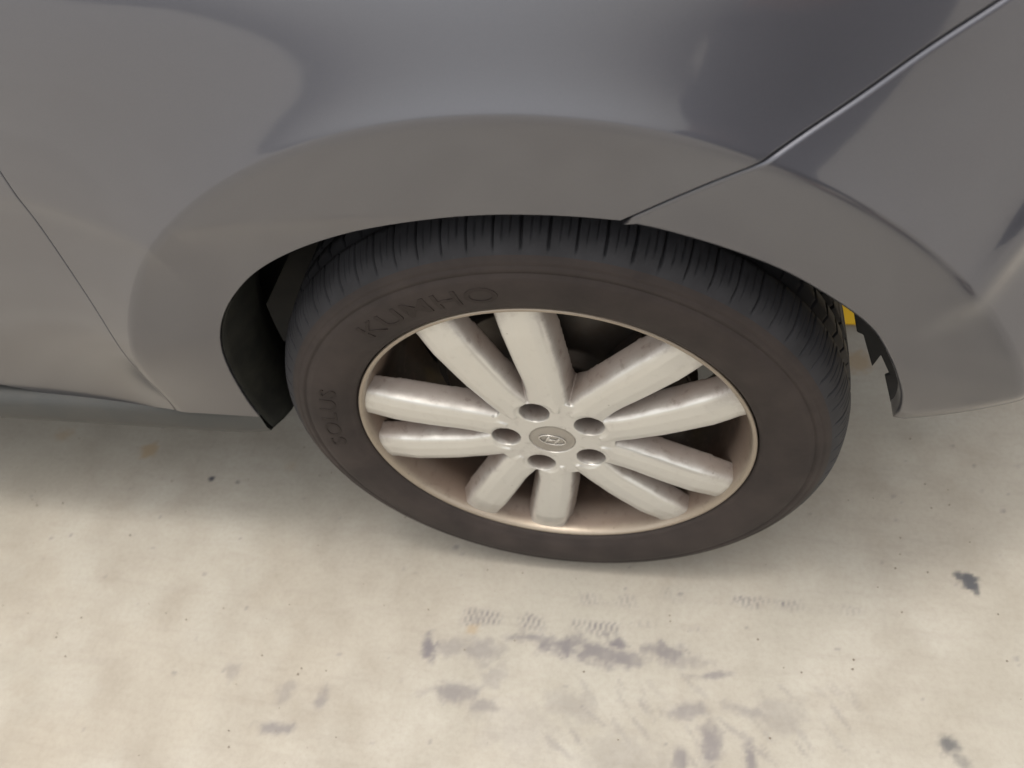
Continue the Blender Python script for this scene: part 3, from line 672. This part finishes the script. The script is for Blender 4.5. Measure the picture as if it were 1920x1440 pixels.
# ------------------------------------------------------------------ the person taking the picture, mirrored in the paint
M_trouser = mat_plain('dark_blue_trouser_cloth', (.085, .086, .110), .9, 0, .3, (.11, .11, .135), 60, .2)
M_shirt = mat_plain('charcoal_shirt_cloth', (.045, .045, .052), .9, 0, .3, (.06, .06, .066), 60, .2)
M_skin = mat_plain('skin', (.42, .235, .165), .5, 0, .3, (.48, .25, .18), 30, .4)
M_hair = mat_plain('dark_hair', (.015, .011, .009), .6, 0, .2, (.03, .02, .015), 90, .4)
M_shoe = mat_plain('black_shoe_leather', (.016, .016, .019), .5, 0, .3, (.05, .045, .04), 40, .4)
def skinned(name, verts, edges, mat, parent, root=0, sub=2):
    me = bpy.data.meshes.new(name); me.from_pydata([v[:3] for v in verts], edges, []); me.update()
    o = link(name, me, mat, parent); o.modifiers.new('skin', 'SKIN'); ly = me.skin_vertices[0].data
    for i, v in enumerate(verts): ly[i].radius = (v[3], v[4] if len(v) > 4 else v[3]); ly[i].use_root = (i == root)
    sb = o.modifiers.new('sub', 'SUBSURF'); sb.levels = sb.render_levels = sub; o.modifiers['skin'].use_smooth_shade = True
    return o
def build_person():
    p = empty('person', (.485, -.93, 0)); tag(p, 'person in dark trousers holding a phone, mirrored in the paint above the wheel', 'person')
    V = [(0, 0, .93, .14, .10), (0, -.01, 1.10, .125, .09), (0, 0, 1.28, .155, .10), (0, .01, 1.41, .12, .08), (0, .03, 1.48, .052), (0, .06, 1.56, .055)]
    E = [(0, 1), (1, 2), (2, 3), (3, 4), (4, 5)]
    for sx in (-1, 1):
        b = len(V); V += [(sx * .090, 0, .86, .085), (sx * .085, .02, .50, .056), (sx * .082, .0, .30, .048), (sx * .078, -.02, .09, .034), (sx * .080, .02, .05, .032), (sx * .085, .12, .035, .028)]
        E += [(0, b), (b, b + 1), (b + 1, b + 2), (b + 2, b + 3), (b + 3, b + 4), (b + 4, b + 5)]
        b = len(V); hx = -.30 + sx * .045; V += [(sx * .19, 0, 1.38, .048), (sx * .26, .05, 1.14, .040), (hx + sx * .10, .24, 1.10, .031), (hx + sx * .035, .305, 1.12, .026)]
        E += [(3, b), (b, b + 1), (b + 1, b + 2), (b + 2, b + 3)]
        palm = b + 3
        for k in range(5):
            c = len(V); z = 1.165 - k * .019 if k < 4 else 1.10
            V += [(hx + sx * .045, .325, 1.115 + (.03 - .016 * k) * .8 if k < 4 else 1.09, .0095), (hx + sx * .03, .345 - (.02 if k == 4 else 0), z, .0085), (hx, .348 - (.04 if k == 4 else 0), z + .004, .0075)]
            E += [(palm, c), (c, c + 1), (c + 1, c + 2)]
    skinned('body', V, E, M_skin, p)
    bm = bmesh.new(); bmesh.ops.create_uvsphere(bm, u_segments=32, v_segments=24, radius=1)
    for v in bm.verts:
        x, y, z = v.co; jaw = 1 - .28 * max(0, -z) ** 1.3; x2 = x * .076 * jaw; y2 = y * .095 * (1 - .12 * max(0, -z)); z2 = z * .118
        if y > .5: y2 += .020 * math.exp(-((x / .14) ** 2 + ((z + .12) / .22) ** 2)) - .008 * math.exp(-(((abs(x) - .38) / .15) ** 2 + ((z - .05) / .12) ** 2)) + .005 * math.exp(-((x / .3) ** 2 + ((z + .5) / .07) ** 2))
        v.co = (x2, y2, z2)
    for f in bm.faces: f.smooth = True
    me = bpy.data.meshes.new('head'); bm.to_mesh(me); bm.free(); hd = link('head', me, M_skin, p); hd.location = (0, .085, 1.64); hd.rotation_euler = (-.5, 0, .2)
    bm = bmesh.new(); bmesh.ops.create_uvsphere(bm, u_segments=32, v_segments=24, radius=1)
    bmesh.ops.delete(bm, geom=[v for v in bm.verts if v.co.z < -.25 + .75 * max(0, v.co.y + .1)], context='VERTS')
    for v in bm.verts: v.co = (v.co.x * .084, v.co.y * .105 - .006, v.co.z * .128 + .004)
    me = bpy.data.meshes.new('hair'); bm.to_mesh(me); bm.free(); hr = link('hair', me, M_hair, hd)
    V = [(0, 0, .93, .165, .12)]; E = []
    for sx in (-1, 1):
        b = len(V); V += [(sx * .090, 0, .84, .110), (sx * .082, .015, .52, .095), (sx * .088, 0, .32, .088), (sx * .082, -.01, .17, .074)]; E += [(0, b), (b, b + 1), (b + 1, b + 2), (b + 2, b + 3)]
    skinned('trousers', V, E, M_trouser, p)
    V = [(0, 0, .96, .165, .125), (0, -.01, 1.12, .15, .11), (0, 0, 1.28, .175, .118), (0, .01, 1.41, .13, .09), (0, .02, 1.445, .07)]; E = [(0, 1), (1, 2), (2, 3), (3, 4)]
    for sx in (-1, 1):
        b = len(V); V += [(sx * .20, 0, 1.375, .062), (sx * .245, .03, 1.23, .060)]; E += [(3, b), (b, b + 1)]
    skinned('shirt', V, E, M_shirt, p)
    for sx in (-1, 1):
        bm = bmesh.new(); n = 20; secs = [(-.075, .030, .060), (-.05, .036, .085), (0, .038, .080), (.06, .043, .062), (.12, .048, .048), (.17, .043, .040), (.20, .022, .026)]; rings = []
        for (y, hw, h) in secs:
            rings.append([bm.verts.new((sx * .083 + hw * math.cos(2 * PI * k / n), y, .003 + (h * .5 + h * .5 * math.sin(2 * PI * k / n)))) for k in range(n)])
        for i in range(len(secs) - 1):
            for k in range(n): bm.faces.new((rings[i][k], rings[i][(k + 1) % n], rings[i + 1][(k + 1) % n], rings[i + 1][k]))
        bm.faces.new(rings[0]); bm.faces.new(rings[-1]); bmesh.ops.recalc_face_normals(bm, faces=bm.faces)
        for f in bm.faces: f.smooth = True
        me = bpy.data.meshes.new('shoe'); bm.to_mesh(me); bm.free(); link('shoe', me, M_shoe, p)
    ph = box('mobile_phone', (.065, -.585, 1.105), (.205, -.577, 1.18), M_shoe, None, .003)
    tag(ph, 'slim black phone held up in both hands in front of the person', 'phone')
build_person()
